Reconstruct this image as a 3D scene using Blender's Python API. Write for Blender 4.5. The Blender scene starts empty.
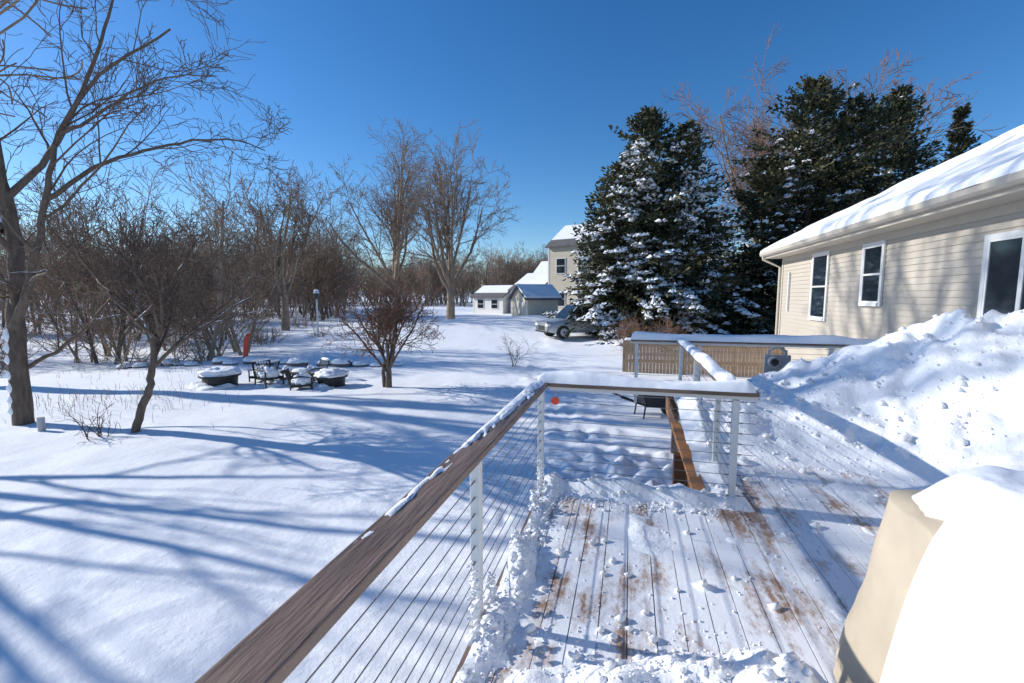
import bpy, math, random
from mathutils import Vector, Matrix, noise
R=math.radians
random.seed(7)
S=bpy.context.scene
COL=S.collection
# ------------------------------------------------------------------ helpers
def sm(a,b,x):
    t=max(0.0,min(1.0,(x-a)/(b-a))); return t*t*(3-2*t)
def nz(x,y,z=0.0): return noise.noise(Vector((x,y,z)))
def fbm(x,y,z=0.0,o=4):
    s=0;a=1;f=1
    for i in range(o):
        s+=a*noise.noise(Vector((x*f,y*f,z+i*7.3))); a*=.5; f*=2.03
    return s
def new_mat(name):
    m=bpy.data.materials.new(name); m.use_nodes=True
    nt=m.node_tree; b=nt.nodes['Principled BSDF']
    return m,nt,b
def mat(name,col,rough=.7,metal=0,var=.25,scale=8,bump=0.0,bscale=30,col2=None,stretch=None,spec=None):
    m,nt,b=new_mat(name)
    N=nt.nodes; L=nt.links
    tc=N.new('ShaderNodeTexCoord'); mp=N.new('ShaderNodeMapping')
    L.new(tc.outputs['Object'],mp.inputs[0])
    if stretch: mp.inputs['Scale'].default_value=stretch
    no=N.new('ShaderNodeTexNoise'); no.inputs['Scale'].default_value=scale; no.inputs['Detail'].default_value=5
    L.new(mp.outputs[0],no.inputs['Vector'])
    cr=N.new('ShaderNodeValToRGB'); 
    c2=col2 if col2 else tuple(c*(1-var) for c in col)
    cr.color_ramp.elements[0].position=.3; cr.color_ramp.elements[0].color=(*c2,1)
    cr.color_ramp.elements[1].position=.7; cr.color_ramp.elements[1].color=(*col,1)
    L.new(no.outputs['Fac'],cr.inputs[0]); L.new(cr.outputs[0],b.inputs['Base Color'])
    b.inputs['Roughness'].default_value=rough; b.inputs['Metallic'].default_value=metal
    if spec is not None: b.inputs['Specular IOR Level'].default_value=spec
    if bump>0:
        n2=N.new('ShaderNodeTexNoise'); n2.inputs['Scale'].default_value=bscale; n2.inputs['Detail'].default_value=6
        L.new(mp.outputs[0],n2.inputs['Vector'])
        bp=N.new('ShaderNodeBump'); bp.inputs['Strength'].default_value=bump; bp.inputs['Distance'].default_value=.02
        L.new(n2.outputs['Fac'],bp.inputs['Height']); L.new(bp.outputs[0],b.inputs['Normal'])
    return m
def snow_mat(name,bump=.35,big=3,fine=28,dist=.03,col=(.955,.96,.97)):
    m,nt,b=new_mat(name); N=nt.nodes; L=nt.links
    tc=N.new('ShaderNodeTexCoord')
    a=N.new('ShaderNodeTexNoise'); a.inputs['Scale'].default_value=big; a.inputs['Detail'].default_value=8; a.inputs['Roughness'].default_value=.6
    c=N.new('ShaderNodeTexNoise'); c.inputs['Scale'].default_value=fine; c.inputs['Detail'].default_value=6; c.inputs['Roughness'].default_value=.7
    L.new(tc.outputs['Object'],a.inputs['Vector']); L.new(tc.outputs['Object'],c.inputs['Vector'])
    b1=N.new('ShaderNodeBump'); b1.inputs['Strength'].default_value=bump; b1.inputs['Distance'].default_value=dist*3
    b2=N.new('ShaderNodeBump'); b2.inputs['Strength'].default_value=bump; b2.inputs['Distance'].default_value=dist*.5
    L.new(a.outputs['Fac'],b1.inputs['Height']); L.new(c.outputs['Fac'],b2.inputs['Height'])
    L.new(b1.outputs[0],b2.inputs['Normal']); L.new(b2.outputs[0],b.inputs['Normal'])
    b.inputs['Base Color'].default_value=(*col,1); b.inputs['Roughness'].default_value=.75
    b.inputs['Specular IOR Level'].default_value=.25
    return m
class MB:
    def __init__(s): s.v=[];s.f=[];s.m=[]
    def obj(s,name,mats,smooth=False,parent=None,loc=None):
        me=bpy.data.meshes.new(name); me.from_pydata(s.v,[],s.f)
        for m in mats: me.materials.append(m)
        me.polygons.foreach_set('material_index',s.m)
        if smooth: me.polygons.foreach_set('use_smooth',[True]*len(s.f))
        me.update()
        o=bpy.data.objects.new(name,me); COL.objects.link(o)
        if parent: o.parent=parent
        if loc: o.location=loc
        return o
    def box(s,x0,x1,y0,y1,z0,z1,m=0):
        b=len(s.v)
        s.v+=[(x0,y0,z0),(x1,y0,z0),(x1,y1,z0),(x0,y1,z0),(x0,y0,z1),(x1,y0,z1),(x1,y1,z1),(x0,y1,z1)]
        for f in ((0,3,2,1),(4,5,6,7),(0,1,5,4),(1,2,6,5),(2,3,7,6),(3,0,4,7)):
            s.f.append(tuple(b+i for i in f)); s.m.append(m)
    def poly_prism(s,pts,axis,a0,a1,m=0):
        b=len(s.v); n=len(pts)
        for a in (a0,a1):
            for (p,q) in pts:
                s.v.append((a,p,q) if axis=='x' else (p,a,q))
        s.f.append(tuple(b+i for i in range(n))[::-1]); s.m.append(m)
        s.f.append(tuple(b+n+i for i in range(n))); s.m.append(m)
        for i in range(n):
            j=(i+1)%n
            s.f.append((b+i,b+j,b+n+j,b+n+i)); s.m.append(m)
    def tube(s,pts,rad,k=5,m=0,cap=False):
        b=len(s.v); n=len(pts)
        for i in range(n):
            if i==0: d=pts[1]-pts[0]
            elif i==n-1: d=pts[-1]-pts[-2]
            else: d=pts[i+1]-pts[i-1]
            if d.length<1e-6: d=Vector((0,0,1))
            d=d.normalized()
            a=d.cross(Vector((.31,.95,.05)));
            if a.length<.1: a=d.cross(Vector((1,0,0)))
            a.normalize(); c=d.cross(a)
            for j in range(k):
                t=2*math.pi*j/k
                q=pts[i]+(a*math.cos(t)+c*math.sin(t))*rad[i]
                s.v.append((q.x,q.y,q.z))
        for i in range(n-1):
            for j in range(k):
                j2=(j+1)%k
                s.f.append((b+i*k+j,b+i*k+j2,b+(i+1)*k+j2,b+(i+1)*k+j)); s.m.append(m)
        if cap:
            s.f.append(tuple(b+j for j in range(k))[::-1]); s.m.append(m)
            s.f.append(tuple(b+(n-1)*k+j for j in range(k))); s.m.append(m)
def empty(name,loc=(0,0,0),rot=0,parent=None):
    e=bpy.data.objects.new(name,None); COL.objects.link(e); e.location=loc; e.rotation_euler=(0,0,rot)
    if parent: e.parent=parent
    return e
# the deck and house share one grid, turned a little against the yard
GR=R(-2.5); GL=(-.17,.0074,0)
def gempty(name,dz=0.0): return empty(name,(GL[0],GL[1],dz),GR)
def bev(o,w=.01,seg=2):
    md=o.modifiers.new('bevel','BEVEL'); md.width=w; md.segments=seg; md.limit_method='ANGLE'; md.angle_limit=R(40)
    return o
def blob(name,cx,cy,cz,rx,ry,rz,m,parent=None,seed=0,lump=.18,freq=2.0,flat=True,nu=36,nv=16):
    mb=MB()
    for i in range(nv+1):
        ph=(math.pi*.5)*(1-i/nv) if flat else math.pi*(.5-i/nv)
        for j in range(nu):
            th=2*math.pi*j/nu
            x=math.cos(ph)**.6*math.cos(th) if math.cos(ph)>0 else 0; y=math.cos(ph)**.6*math.sin(th) if math.cos(ph)>0 else 0; z=math.sin(ph)
            k=1+lump*fbm(x*freq+seed,y*freq,z*freq+seed,3)
            mb.v.append((cx+x*rx*k,cy+y*ry*k,cz+z*rz*k))
    for i in range(nv):
        for j in range(nu):
            j2=(j+1)%nu
            mb.f.append((i*nu+j,(i+1)*nu+j,(i+1)*nu+j2,i*nu+j2)); mb.m.append(0)
    return mb.obj(name,[m],True,parent)

# ------------------------------------------------------------------ materials
M_snow=snow_mat('snow_field',.35,1.2,14,.04)
M_snowc=snow_mat('snow_chunky',.5,7,40,.02)
M_snows=snow_mat('snow_smooth',.25,4,30,.015)
M_bark=mat('bark_grey_brown',(.175,.13,.095),.9,var=.5,scale=14,bump=.6,bscale=25,stretch=(1,1,.3))
M_twig=mat('twig_brown',(.19,.125,.085),.9,var=.4,scale=3)
M_twigr=mat('twig_reddish',(.27,.155,.10),.9,var=.4,scale=3)
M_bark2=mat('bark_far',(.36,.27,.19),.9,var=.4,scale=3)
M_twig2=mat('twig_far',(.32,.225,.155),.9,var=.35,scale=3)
M_needle=mat('needle_dark',(.033,.046,.020),.8,var=.5,scale=2)
M_needle2=mat('needle_mid',(.12,.108,.042),.8,var=.4,scale=2)
M_rail=mat('weathered_rail_wood',(.26,.175,.13),.5,var=.55,scale=5,bump=.3,bscale=14,stretch=(6,.6,2))
M_railx=mat('weathered_rail_wood_cross',(.27,.18,.13),.6,var=.5,scale=5,bump=.25,bscale=14,stretch=(.6,6,2))
M_cedar=mat('cedar_wood',(.42,.19,.07),.6,var=.4,scale=5,bump=.3,bscale=30)
M_fence=mat('fence_wood',(.50,.34,.21),.8,var=.3,scale=4)
M_dry=mat('dry_grass_blade',(.42,.32,.19),.8,var=.3,scale=4)
M_dark=mat('dark_wood',(.09,.045,.025),.8)
M_post=mat('white_post_paint',(.72,.72,.70),.5,var=.12,scale=3)
M_cable=mat('steel_cable',(.26,.26,.27),.4,metal=.7,var=.1)
M_siding=mat('beige_siding',(.52,.465,.385),.6,var=.07,scale=1.5)
M_trim=mat('white_trim',(.78,.77,.74),.5,var=.06)
M_fascia=mat('beige_fascia',(.56,.50,.41),.5,var=.08)
M_glass=mat('window_glass',(.02,.03,.04),.05,var=.2,spec=.8)
M_roof=mat('grey_shingle',(.16,.15,.15),.9,var=.3,scale=5)
M_cover=mat('tan_canvas_cover',(.52,.44,.33),.85,var=.18,scale=4,bump=.4,bscale=9)
M_black=mat('black_metal',(.02,.02,.022),.5)
M_rubber=mat('rubber',(.02,.02,.02),.8)
M_silver=mat('silver_car_paint',(.40,.42,.45),.3,metal=.3,var=.04)
M_navy=mat('dark_car_paint',(.02,.022,.03),.25,var=.05)
M_red=mat('red_plastic',(.85,.07,.02),.4,var=.12)
M_lred=mat('tail_light',(.5,.02,.02),.3)
M_grey=mat('grey_metal_box',(.42,.43,.44),.5,var=.1)
M_stone=mat('stone',(.22,.2,.18),.9,var=.4,scale=5)
M_yel=mat('cream_siding',(.66,.59,.45),.7,var=.06)
M_gsid=mat('grey_siding',(.40,.42,.45),.7,var=.06)
def deck_mat():
    m,nt,b=new_mat('deck_boards_scraped_snow'); N=nt.nodes; L=nt.links
    tc=N.new('ShaderNodeTexCoord')
    def noi(sc,stretch,det=6,rough=.6):
        mp=N.new('ShaderNodeMapping'); mp.inputs['Scale'].default_value=stretch; L.new(tc.outputs['Object'],mp.inputs[0])
        n=N.new('ShaderNodeTexNoise'); n.inputs['Scale'].default_value=sc; n.inputs['Detail'].default_value=det; n.inputs['Roughness'].default_value=rough
        L.new(mp.outputs[0],n.inputs['Vector']); return n
    w=noi(9,(4,.35,1)); cr=N.new('ShaderNodeValToRGB')
    cr.color_ramp.elements[0].position=.3; cr.color_ramp.elements[0].color=(.24,.135,.085,1)
    cr.color_ramp.elements[1].position=.7; cr.color_ramp.elements[1].color=(.48,.32,.22,1)
    L.new(w.outputs['Fac'],cr.inputs[0])
    a=noi(1.5,(1.5,.6,1),10,.66); c=noi(34,(1,.5,1),6,.75); s=noi(14,(1,.10,1),3,.5)
    ad=N.new('ShaderNodeMath'); ad.operation='MULTIPLY_ADD'; ad.inputs[1].default_value=.34
    L.new(c.outputs['Fac'],ad.inputs[0]); L.new(a.outputs['Fac'],ad.inputs[2])
    ad2=N.new('ShaderNodeMath'); ad2.operation='MULTIPLY_ADD'; ad2.inputs[1].default_value=.22
    L.new(s.outputs['Fac'],ad2.inputs[0]); L.new(ad.outputs[0],ad2.inputs[2])
    r=N.new('ShaderNodeMapRange'); r.inputs['From Min'].default_value=.665; r.inputs['From Max'].default_value=.79
    L.new(ad2.outputs[0],r.inputs['Value'])
    pw=N.new('ShaderNodeMath'); pw.operation='POWER'; pw.inputs[1].default_value=.75; L.new(r.outputs[0],pw.inputs[0])
    mx=N.new('ShaderNodeMix'); mx.data_type='RGBA'
    L.new(pw.outputs[0],mx.inputs['Factor']); L.new(cr.outputs[0],mx.inputs['A']); mx.inputs['B'].default_value=(.88,.89,.91,1)
    L.new(mx.outputs['Result'],b.inputs['Base Color'])
    bp=N.new('ShaderNodeBump'); bp.inputs['Strength'].default_value=.6; bp.inputs['Distance'].default_value=.015
    L.new(ad.outputs[0],bp.inputs['Height']); L.new(bp.outputs[0],b.inputs['Normal'])
    b.inputs['Roughness'].default_value=.55
    return m
M_deck=deck_mat()

# ------------------------------------------------------------------ terrain
def gz(x,y):
    r=math.hypot(x,y)
    z=-.95+.12*nz(x*.12,y*.12)+.06*nz(x*.35,y*.35,3)
    z-=.45*sm(10,26,-x)*sm(60,30,y)
    z+=.35*sm(18,32,y)*sm(-14,-2,x)
    z+=.35*sm(18,40,y)
    z+=.60*math.exp(-((y-34-.25*x)/6)**2)*sm(-26,-12,x)*sm(0,-6,x)
    near=sm(40,12,r)
    z+=near*.018*fbm(x*1.3,y*1.3,5,3)
    px=-1.2-.10*(y-8)+.8*math.sin(y*.25)
    tr=math.exp(-((x-px)/1.0)**2)*sm(5.5,8,y)*sm(32,22,y)
    tr=max(tr,math.exp(-((x-.3)/1.3)**2-((y-6.3)/1.8)**2)*2.2)
    z+=tr*(.16*abs(nz(x*2.6,y*2.6,9))+.06*nz(x*7,y*7,4)-.03)
    z+=.35*math.exp(-((y-23.5-.1*x)/1.1)**2)*sm(-2,2,x)*sm(11,8,x)
    z+=9*sm(130,420,r)*(.6+.5*nz(x*.006,y*.006,2))
    return z
mb=MB(); nA=560
rr=[.0]; r=.8
while r<900:
    rr.append(r); r*=1.0225 if r<60 else 1.06
ccx,ccy=-.5,2.0
for r in rr:
    for j in range(nA):
        t=2*math.pi*j/nA
        x=ccx+r*math.cos(t); y=ccy+r*math.sin(t)
        mb.v.append((x,y,gz(x,y)))
for i in range(len(rr)-1):
    for j in range(nA):
        j2=(j+1)%nA
        mb.f.append((i*nA+j,i*nA+j2,(i+1)*nA+j2,(i+1)*nA+j) ); mb.m.append(0)
ground=mb.obj('snow_ground',[M_snow],True)

# ------------------------------------------------------------------ deck
deck=gempty('wood_deck')
XB=.84
mb=MB()
x=-.52
i=0
while x<4.98:
    w=.138
    y1=3.92 if x<XB-.01 else 8.0
    ys=[-2.0,-2+1.2+ (i*1.37)%2.4, 3.0+(i*.83)%1.6 ,y1]
    ys=[a for a in ys if a<=y1]; 
    if ys[-1]!=y1: ys.append(y1)
    dz=random.uniform(-.0015,.0015)
    for a,b in zip(ys[:-1],ys[1:]):
        if b-a>.05: mb.box(x,min(x+w,4.985),a+.002,b-.002,-.032,dz)
    x+=w+.006; i+=1
o=mb.obj('deck_boards',[M_deck],parent=deck)
mb=MB()
mb.box(-.56,-.525,-2,3.96,-.24,-.012); mb.box(-.525,XB-.04,3.925,3.96,-.24,-.012); mb.box(.84,4.98,8.003,8.04,-.24,-.012)
for px,py in ((-.5,0),(-.5,1.9),(-.5,3.85),(.6,3.85),(.95,6),(.95,7.9),(3,7.9)):
    mb.box(px-.05,px+.05,py-.05,py+.05,-1.4,-.245)
mb.obj('rim_joists',[M_rail],parent=deck)
mb=MB()
mb.box(.72,.835,3.965,6.1,.03,.065)
mb.box(.795,.83,3.965,8.0,-.24,.028)
bev(mb.obj('edge_board',[M_cedar],parent=deck),.005)
mb=MB()
for k in range(16): mb.box(.80,.825,3.97+.125*k,3.97+.125*k+.118,-1.15,-.243)
mb.box(.66,.78,4.9,5.02,-1.2,.028)
mb.obj('skirt_boards',[M_dark],parent=deck)

def hdeck(x,y):
    h=-.03
    ch=fbm(x*4.2,y*4.2,1,4)
    cl=fbm(x*1.6,y*1.6,5,3)
    lump=max(0,fbm(x*7,y*7,8,3)-.12)
    def g(cx,cy,sx,sy,a): return a*math.exp(-(abs((x-cx)/sx))**2.2-(abs((y-cy)/sy))**2.2)
    p=g(4.4,6.6,1.25,1.4,1.12)+g(3.1,6.8,.95,1.0,.50)+g(2.0,6.6,1.1,1.1,.42)+g(1.2,6.4,.5,1.1,.22)+g(5.0,4.8,1.3,1.6,.84)+g(3.9,5.0,.8,1.1,.28)
    p+=g(5.0,3.0,1.3,1.4,.75)
    crust=sm(-.3,.4,nz(x*.9,y*.9,21))
    p*=(1+.18*cl)
    p+=(.08*ch+.12*max(0,fbm(x*3,y*3,31,3)))*sm(.05,.3,p)*crust
    e=.0
    e+=.09*sm(-.34,-.46,x)*(.5+.9*nz(x*2,y*2.4,4))*(1+.5*ch)
    if x<1.05: e+=.08*sm(3.65,3.82,y)*(.6+.9*nz(x*2.8,y,7))*(1+.5*ch)
    if y>3.8: e+=.10*sm(XB+.4,XB+.1,x)*(.6+.8*nz(x,y*2,2))
    f=g(.55,1.65,.55,.38,.20)+g(.85,1.9,.2,.3,.12)+g(-.2,1.2,.5,.5,.14)
    f*=(1+.8*ch)
    d=max(0,p-.035)+max(0,e)+max(0,f-.03)
    d+= .05*max(0,nz(x*5,y*5,13)-.30) + .04*lump*sm(.02,.12,e+f)
    d+= .05*max(0,fbm(x*1.3,y*.9,44,5)-.24)
    return h+ d + (.028 if d>.03 else d*.9)
mb=MB(); x0,x1,y0,y1=-.52,4.97,.6,7.98; st=.032
nx=int((x1-x0)/st); ny=int((y1-y0)/st)
for a in range(nx+1):
    for b in range(ny+1):
        x=x0+(x1-x0)*a/nx; y=y0+(y1-y0)*b/ny
        mb.v.append((x,y,hdeck(x,y)))
for a in range(nx):
    for b in range(ny):
        xx=x0+(x1-x0)*(a+.5)/nx; yy=y0+(y1-y0)*(b+.5)/ny
        if xx<XB-.03 and yy>3.9: continue
        mb.f.append((a*(ny+1)+b,(a+1)*(ny+1)+b,(a+1)*(ny+1)+b+1,a*(ny+1)+b+1)); mb.m.append(0)
mb.obj('deck_snow',[M_snowc],True,parent=deck)
mb=MB()
def clod(mb,c,r):
    b=len(mb.v); 
    for dx,dy,dz in ((1,0,0),(-.9,.2,0),(.1,1,.1),(0,-1,0),(.1,.1,.8),(0,0,-.7),(.7,.7,.4),(-.6,-.6,.5)):
        mb.v.append((c[0]+dx*r*random.uniform(.7,1.2),c[1]+dy*r*random.uniform(.7,1.2),c[2]+dz*r*random.uniform(.7,1.2)))
    for f in ((0,6,4),(6,2,4),(2,1,4),(1,7,4),(7,3,4),(3,0,4),(0,2,6),(0,5,2),(2,5,1),(1,5,3),(3,5,0),(1,3,7)):
        mb.f.append(tuple(b+i for i in f)); mb.m.append(0)
for i in range(3600):
    t=random.random()
    if t<.16: x=-.50+abs(random.gauss(0,.11)); y=random.uniform(1,3.8)
    elif t<.28: x=random.uniform(-.4,.9); y=random.gauss(3.72,.10)
    elif t<.5: x=random.gauss(.5,.4); y=random.gauss(1.8,.3)
    elif t<.75: x=random.uniform(-.3,3.2); y=random.uniform(1.5,6.3)
    else: x=random.uniform(1.0,4.7); y=random.gauss(5.8,.9)
    if y>3.88 and x<XB+.05 or x<-.5 or y>7.9 or x>4.9: continue
    if y<2.5 and x>.9: continue
    r=random.uniform(.003,.011) if random.random()<.88 else random.uniform(.012,.036)
    if t>.75: r*=1.7
    clod(mb,(x,y,max(0,hdeck(x,y))+r*.3),r)
for (px,py,hh) in ((-.535,3.70,.30),(-.535,1.98,.40),(-.535,2.25,.18),(-.535,3.4,.16),(-.535,2.8,.14),(.94,3.84,.18)):
    for k in range(70):
        t=random.random(); clod(mb,(px+random.gauss(0,.012),py+random.gauss(0,.05)*(1.2-t),hh*t),random.uniform(.010,.026)*(1.2-.6*t))
mb.obj('snow_clods',[M_snowc],True,parent=deck)

# ------------------------------------------------------------------ railings
def snowcap(name,x0,x1,y0,y1,z,h,parent,seed=0,gap=-9,n=26,side=10,bias=1.3,tside=.5):
    mb=MB()
    lx=x1-x0; ly=y1-y0; along='x' if lx>ly else 'y'
    L=max(lx,ly); nL=max(8,int(L/.018)); nW=side
    for i in range(nL+1):
        for j in range(nW+1):
            s=i/nL; t=j/nW
            prof=(1-abs(2*t-1)**3.2)
            en=min(1,min(s,1-s)*L/.06+.0)
            hh=h*(.75+.5*nz(s*L*1.5+seed,t*.8,seed))
            if gap>-8: hh*=sm(gap,gap+.45,.45*nz(s*L*1.8+seed*3,t*1.3,5)+.55*nz(s*L*11,t*7,2)+(s-.45)*bias+(.4-t)*tside)
            hh*=prof**.6*en**.5
            hh+=.006*nz(s*L*14,t*5,seed)*(1 if hh>.01 else 0)
            px=x0+(s*lx if along=='x' else t*lx); py=y0+(t*ly if along=='x' else s*ly)
            wob=.018*nz(s*L*3,seed+t,4)*(abs(2*t-1))
            if gap<-8: 
                if along=='x': py+=wob
                else: px+=wob
            mb.v.append((px,py,z-.004+hh))
    for i in range(nL):
        for j in range(nW):
            a=i*(nW+1)+j
            f=(a,a+nW+1,a+nW+2,a+1)
            mb.f.append(f if along=='x' else f[::-1]); mb.m.append(0)
    return mb.obj(name,[M_snows],True,parent)
def cable_rail(name,p0,p1,posts,ztop=.955,ncab=10,zb=.0,capw=.14,cabz=(.09,.86)):
    e=gempty(name)
    along='x' if abs(p1[0]-p0[0])>abs(p1[1]-p0[1]) else 'y'
    mb=MB()
    hw=capw/2
    if along=='y': mb.box(p0[0]-hw,p0[0]+hw,p0[1],p1[1],ztop-.038,ztop)
    else: mb.box(p0[0],p1[0],p0[1]-hw,p0[1]+hw,ztop-.038,ztop)
    bev(mb.obj('rail_cap',[M_rail if along=='y' else M_railx],parent=e),.006)
    mb=MB()
    for t in posts:
        if along=='y': x,y=p0[0],t
        else: x,y=t,p0[1]
        mb.box(x-.026,x+.026,y-.026,y+.026,zb-.15,ztop-.077)
        mb.box(x-.045,x+.045,y-.045,y+.045,zb-.002,zb+.012)
    if along=='y': mb.box(p0[0]-.02,p0[0]+.02,p0[1],p1[1],ztop-.075,ztop-.0405)
    else: mb.box(p0[0],p1[0],p0[1]-.02,p0[1]+.02,ztop-.075,ztop-.0405)
    bev(mb.obj('posts',[M_post],parent=e),.004)
    mb=MB()
    for i in range(ncab):
        z=cabz[0]+(cabz[1]-cabz[0])*i/(ncab-1)
        if along=='y': a,b=Vector((p0[0],p0[1],z)),Vector((p0[0],p1[1],z))
        else: a,b=Vector((p0[0],p0[1],z)),Vector((p1[0],p0[1],z))
        mb.tube([a,b],[.0026]*2,6)
        for t in posts:
            for sg in (-1,1):
                c=Vector((p0[0],t+sg*.04,z)) if along=='y' else Vector((t+sg*.04,p0[1],z))
                dd=Vector((0,.018,0)) if along=='y' else Vector((.018,0,0))
                mb.tube([c-dd,c+dd],[.0055]*2,6,cap=True)
    mb.obj('cables',[M_cable],parent=e)
    return e
e=cable_rail('deck_cable_railing',(-.56,-1.2),(-.56,3.95),(-1.0,.2,2.10,3.84))
snowcap('rail_snow',-.628,-.492,.6,3.9,.955,.022,e,seed=1,gap=.0,bias=1.6,tside=1.5,side=14)
e=cable_rail('deck_cable_railing',(-.488,3.86),(1.15,3.86),(1.0,))
snowcap('rail_snow',-.60,1.13,3.78,3.94,.956,.105,e,seed=4)
e=cable_rail('deck_cable_railing',(1.0,3.932),(1.0,7.93),(4.6,6.1,7.85))
snowcap('rail_snow',.93,1.07,4.1,7.9,.956,.085,e,seed=8)
e=cable_rail('deck_cable_railing',(.20,8.0),(4.97,8.0),(.30,1.3,3.2,4.9))
snowcap('rail_snow',.20,4.9,7.9,8.1,.956,.14,e,seed=12)
mk=gempty('red_reflector'); mb=MB()
mb.tube([Vector((-.43,3.80,.795)),Vector((-.43,3.815,.795))],[.034]*2,20,0,True)
mb.tube([Vector((-.43,3.815,.795)),Vector((-.43,3.835,.86))],[.004]*2,6,1)
mb.obj('disc_and_hook',[M_red,M_grey],parent=mk)

# ------------------------------------------------------------------ covered grill with a heap of snow
gr=empty('covered_grill',(0,0,0),GR)
mb=MB()
nu=160;nv=36
cx,cy=1.50,1.66
def gring(t,th):
    hx=.56-.10*t; hy=.72-.14*t; n=7
    c=math.cos(th); s=math.sin(th)
    k=(abs(c/hx)**n+abs(s/hy)**n)**(-1/n)
    fold=.022*math.sin(th*13+t*2.5)*(1-t)**.7+.018*nz(th*3,t*3)+.022*nz(th*9,t*2,4)+.010*nz(th*24,t*7,6)
    flare=.03*(1-t)**4
    k*=1+fold+flare
    return cx+k*c, cy+k*s
for i in range(nv+1):
    t=i/nv
    for j in range(nu):
        th=2*math.pi*j/nu
        x,y=gring(t,th); mb.v.append((x,y,.012+.86*t+.02*nz(x*5,y*5,t*4)*(1 if i else 0)))
for i in range(nv):
    for j in range(nu):
        j2=(j+1)%nu
        mb.f.append((i*nu+j,i*nu+j2,(i+1)*nu+j2,(i+1)*nu+j)); mb.m.append(0)
mb.f.append(tuple(nv*nu+j for j in range(nu))); mb.m.append(0)
mb.obj('canvas_cover',[M_cover],True,gr)
mb=MB()
n=170
for i in range(n+1):
    for j in range(n+1):
        x=.70+2.06*i/n; y=.3+1.93*j/n
        xe=.835+.25*sm(1.70,2.04,y)+.03*nz(y*5,2)+.010*nz(y*16,2)
        ex=sm(xe,xe+.20,x); ey=sm(2.215,2.0,y+.03*nz(x*6,1))
        top=.92+.12*sm(1.0,1.9,y)+.05*nz(x*1.8,y*1.8,3)+.024*fbm(x*5,y*5,1,4)
        top+=.03*math.exp(-((x-1.42)/.25)**2)-.10*sm(1.7,2.4,x)-.10*sm(1.25,1.0,x)
        base=-.02 if y<1.9 else -.02+.86*sm(1.9,1.98,y)*sm(xe-.02,xe+.03,x)
        k=(ex*ey)**.45
        z=base+(top-base)*k
        mb.v.append((x,y,z))
for i in range(n):
    for j in range(n):
        a=i*(n+1)+j
        q=(a,a+n+1,a+n+2,a+1)
        if max(mb.v[k][2] for k in q)<-.015: continue
        mb.f.append(q); mb.m.append(0)
mb.obj('snow_heap',[M_snows],True,gr)

pl=gempty('cedar_planter_box')
mb=MB(); mb.box(3.55,3.60,3.3,3.95,.0,.56); mb.box(3.6,4.6,3.9,3.95,0,.56); mb.box(3.53,3.63,3.28,3.97,.56,.60); mb.box(3.63,4.6,3.88,3.97,.56,.60)
bev(mb.obj('planks',[M_cedar],parent=pl),.005)

# ------------------------------------------------------------------ main house
HZ=.30
hs=gempty('ranch_house',HZ)
WX=5.0; YN=-4.0; YF=16.85
mb=MB()
def siding(mb,wx,y0,y1,z0,z1,sgn,exp=.115,m=0):
    z=z0
    while z<z1:
        zt=min(z+exp,z1); b=len(mb.v)
        mb.v+=[(wx-sgn*.016,y0,z),(wx-sgn*.016,y1,z),(wx,y1,zt),(wx,y0,zt),(wx,y0,z),(wx,y1,z)]
        mb.f+=[(b,b+1,b+2,b+3),(b,b+4,b+5,b+1)]; mb.m+=[m,m]; z=zt
siding(mb,WX,YN,YF,-1.4,2.62,1)
mb.obj('clapboard_wall',[M_siding],parent=hs)
mb=MB()
mb.poly_prism([(WX+.02,-1.5),(18.8,-1.5),(18.8,2.75),(11.9,6.2),(WX+.02,2.75)],'y',YN,YF-.01)
mb.obj('wall_core',[M_siding],parent=hs)
mb=MB()
mb.box(WX-.03,WX+.06,YF-.1,YF+.02,-1.4,2.60)
mb.box(4.56,WX+.02,YN,YF+.32,2.602,2.625)
mb.box(4.50,4.56,YN,YF+.34,2.60,2.80)
mb.box(WX-.035,WX-.018,YN,YF-.1,2.46,2.60)
mb.obj('corner_and_soffit',[M_fascia],parent=hs)
mb=MB()
mb.poly_prism([(4.36,2.79),(4.37,2.70),(4.42,2.665),(4.499,2.665),(4.499,2.79)],'y',YN,YF+.34)
mb.tube([Vector((4.44,YF+.2,2.70)),Vector((4.44,YF+.2,2.58)),Vector((4.93,YF+.06,2.3)),Vector((4.93,YF+.06,-.9))],[.04]*4,8)
mb.obj('gutter_and_downspout',[M_fascia],parent=hs)
mb=MB()
sl=.5
def rz(x): return 2.78+(min(x,23.8-x)-4.48)*sl
mb.poly_prism([(4.44,rz(4.44)),(11.9,rz(11.9)),(19.3,rz(19.3)),(19.3,rz(19.3)+.04),(11.9,rz(11.9)+.05),(4.44,rz(4.44)+.05)],'y',YN,YF+.38)
mb.obj('roof',[M_roof],parent=hs)
mb=MB(); nX=70;nY=200
for i in range(nX+1):
    for j in range(nY+1):
        u=i/nX; v=j/nY
        x=4.36+ (u**1.5)*15.0; y=YN+v*(YF+.40-YN)
        ed=min(1,(x-4.36)/.12,(YF+.40-y)/.10+.0)
        th=(.15+.07*fbm(x*.6,y*.6,2,3)+.035*nz(y*2.2,x*2)+.02*nz(y*5,x*5,3))*max(0,ed)**.5
        z=rz(max(x,4.44))+.052+th
        if ed<=0: z-=.03
        xx=x-.06*nz(y*1.7,3)*sm(5,4.4,x)+.03*nz(y*4,9)*sm(5,4.4,x)
        mb.v.append((xx,y,z))
for i in range(nX):
    for j in range(nY):
        a=i*(nY+1)+j
        mb.f.append((a,a+nY+1,a+nY+2,a+1)); mb.m.append(0)
mb.obj('roof_snow',[M_snows],True,hs)
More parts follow.
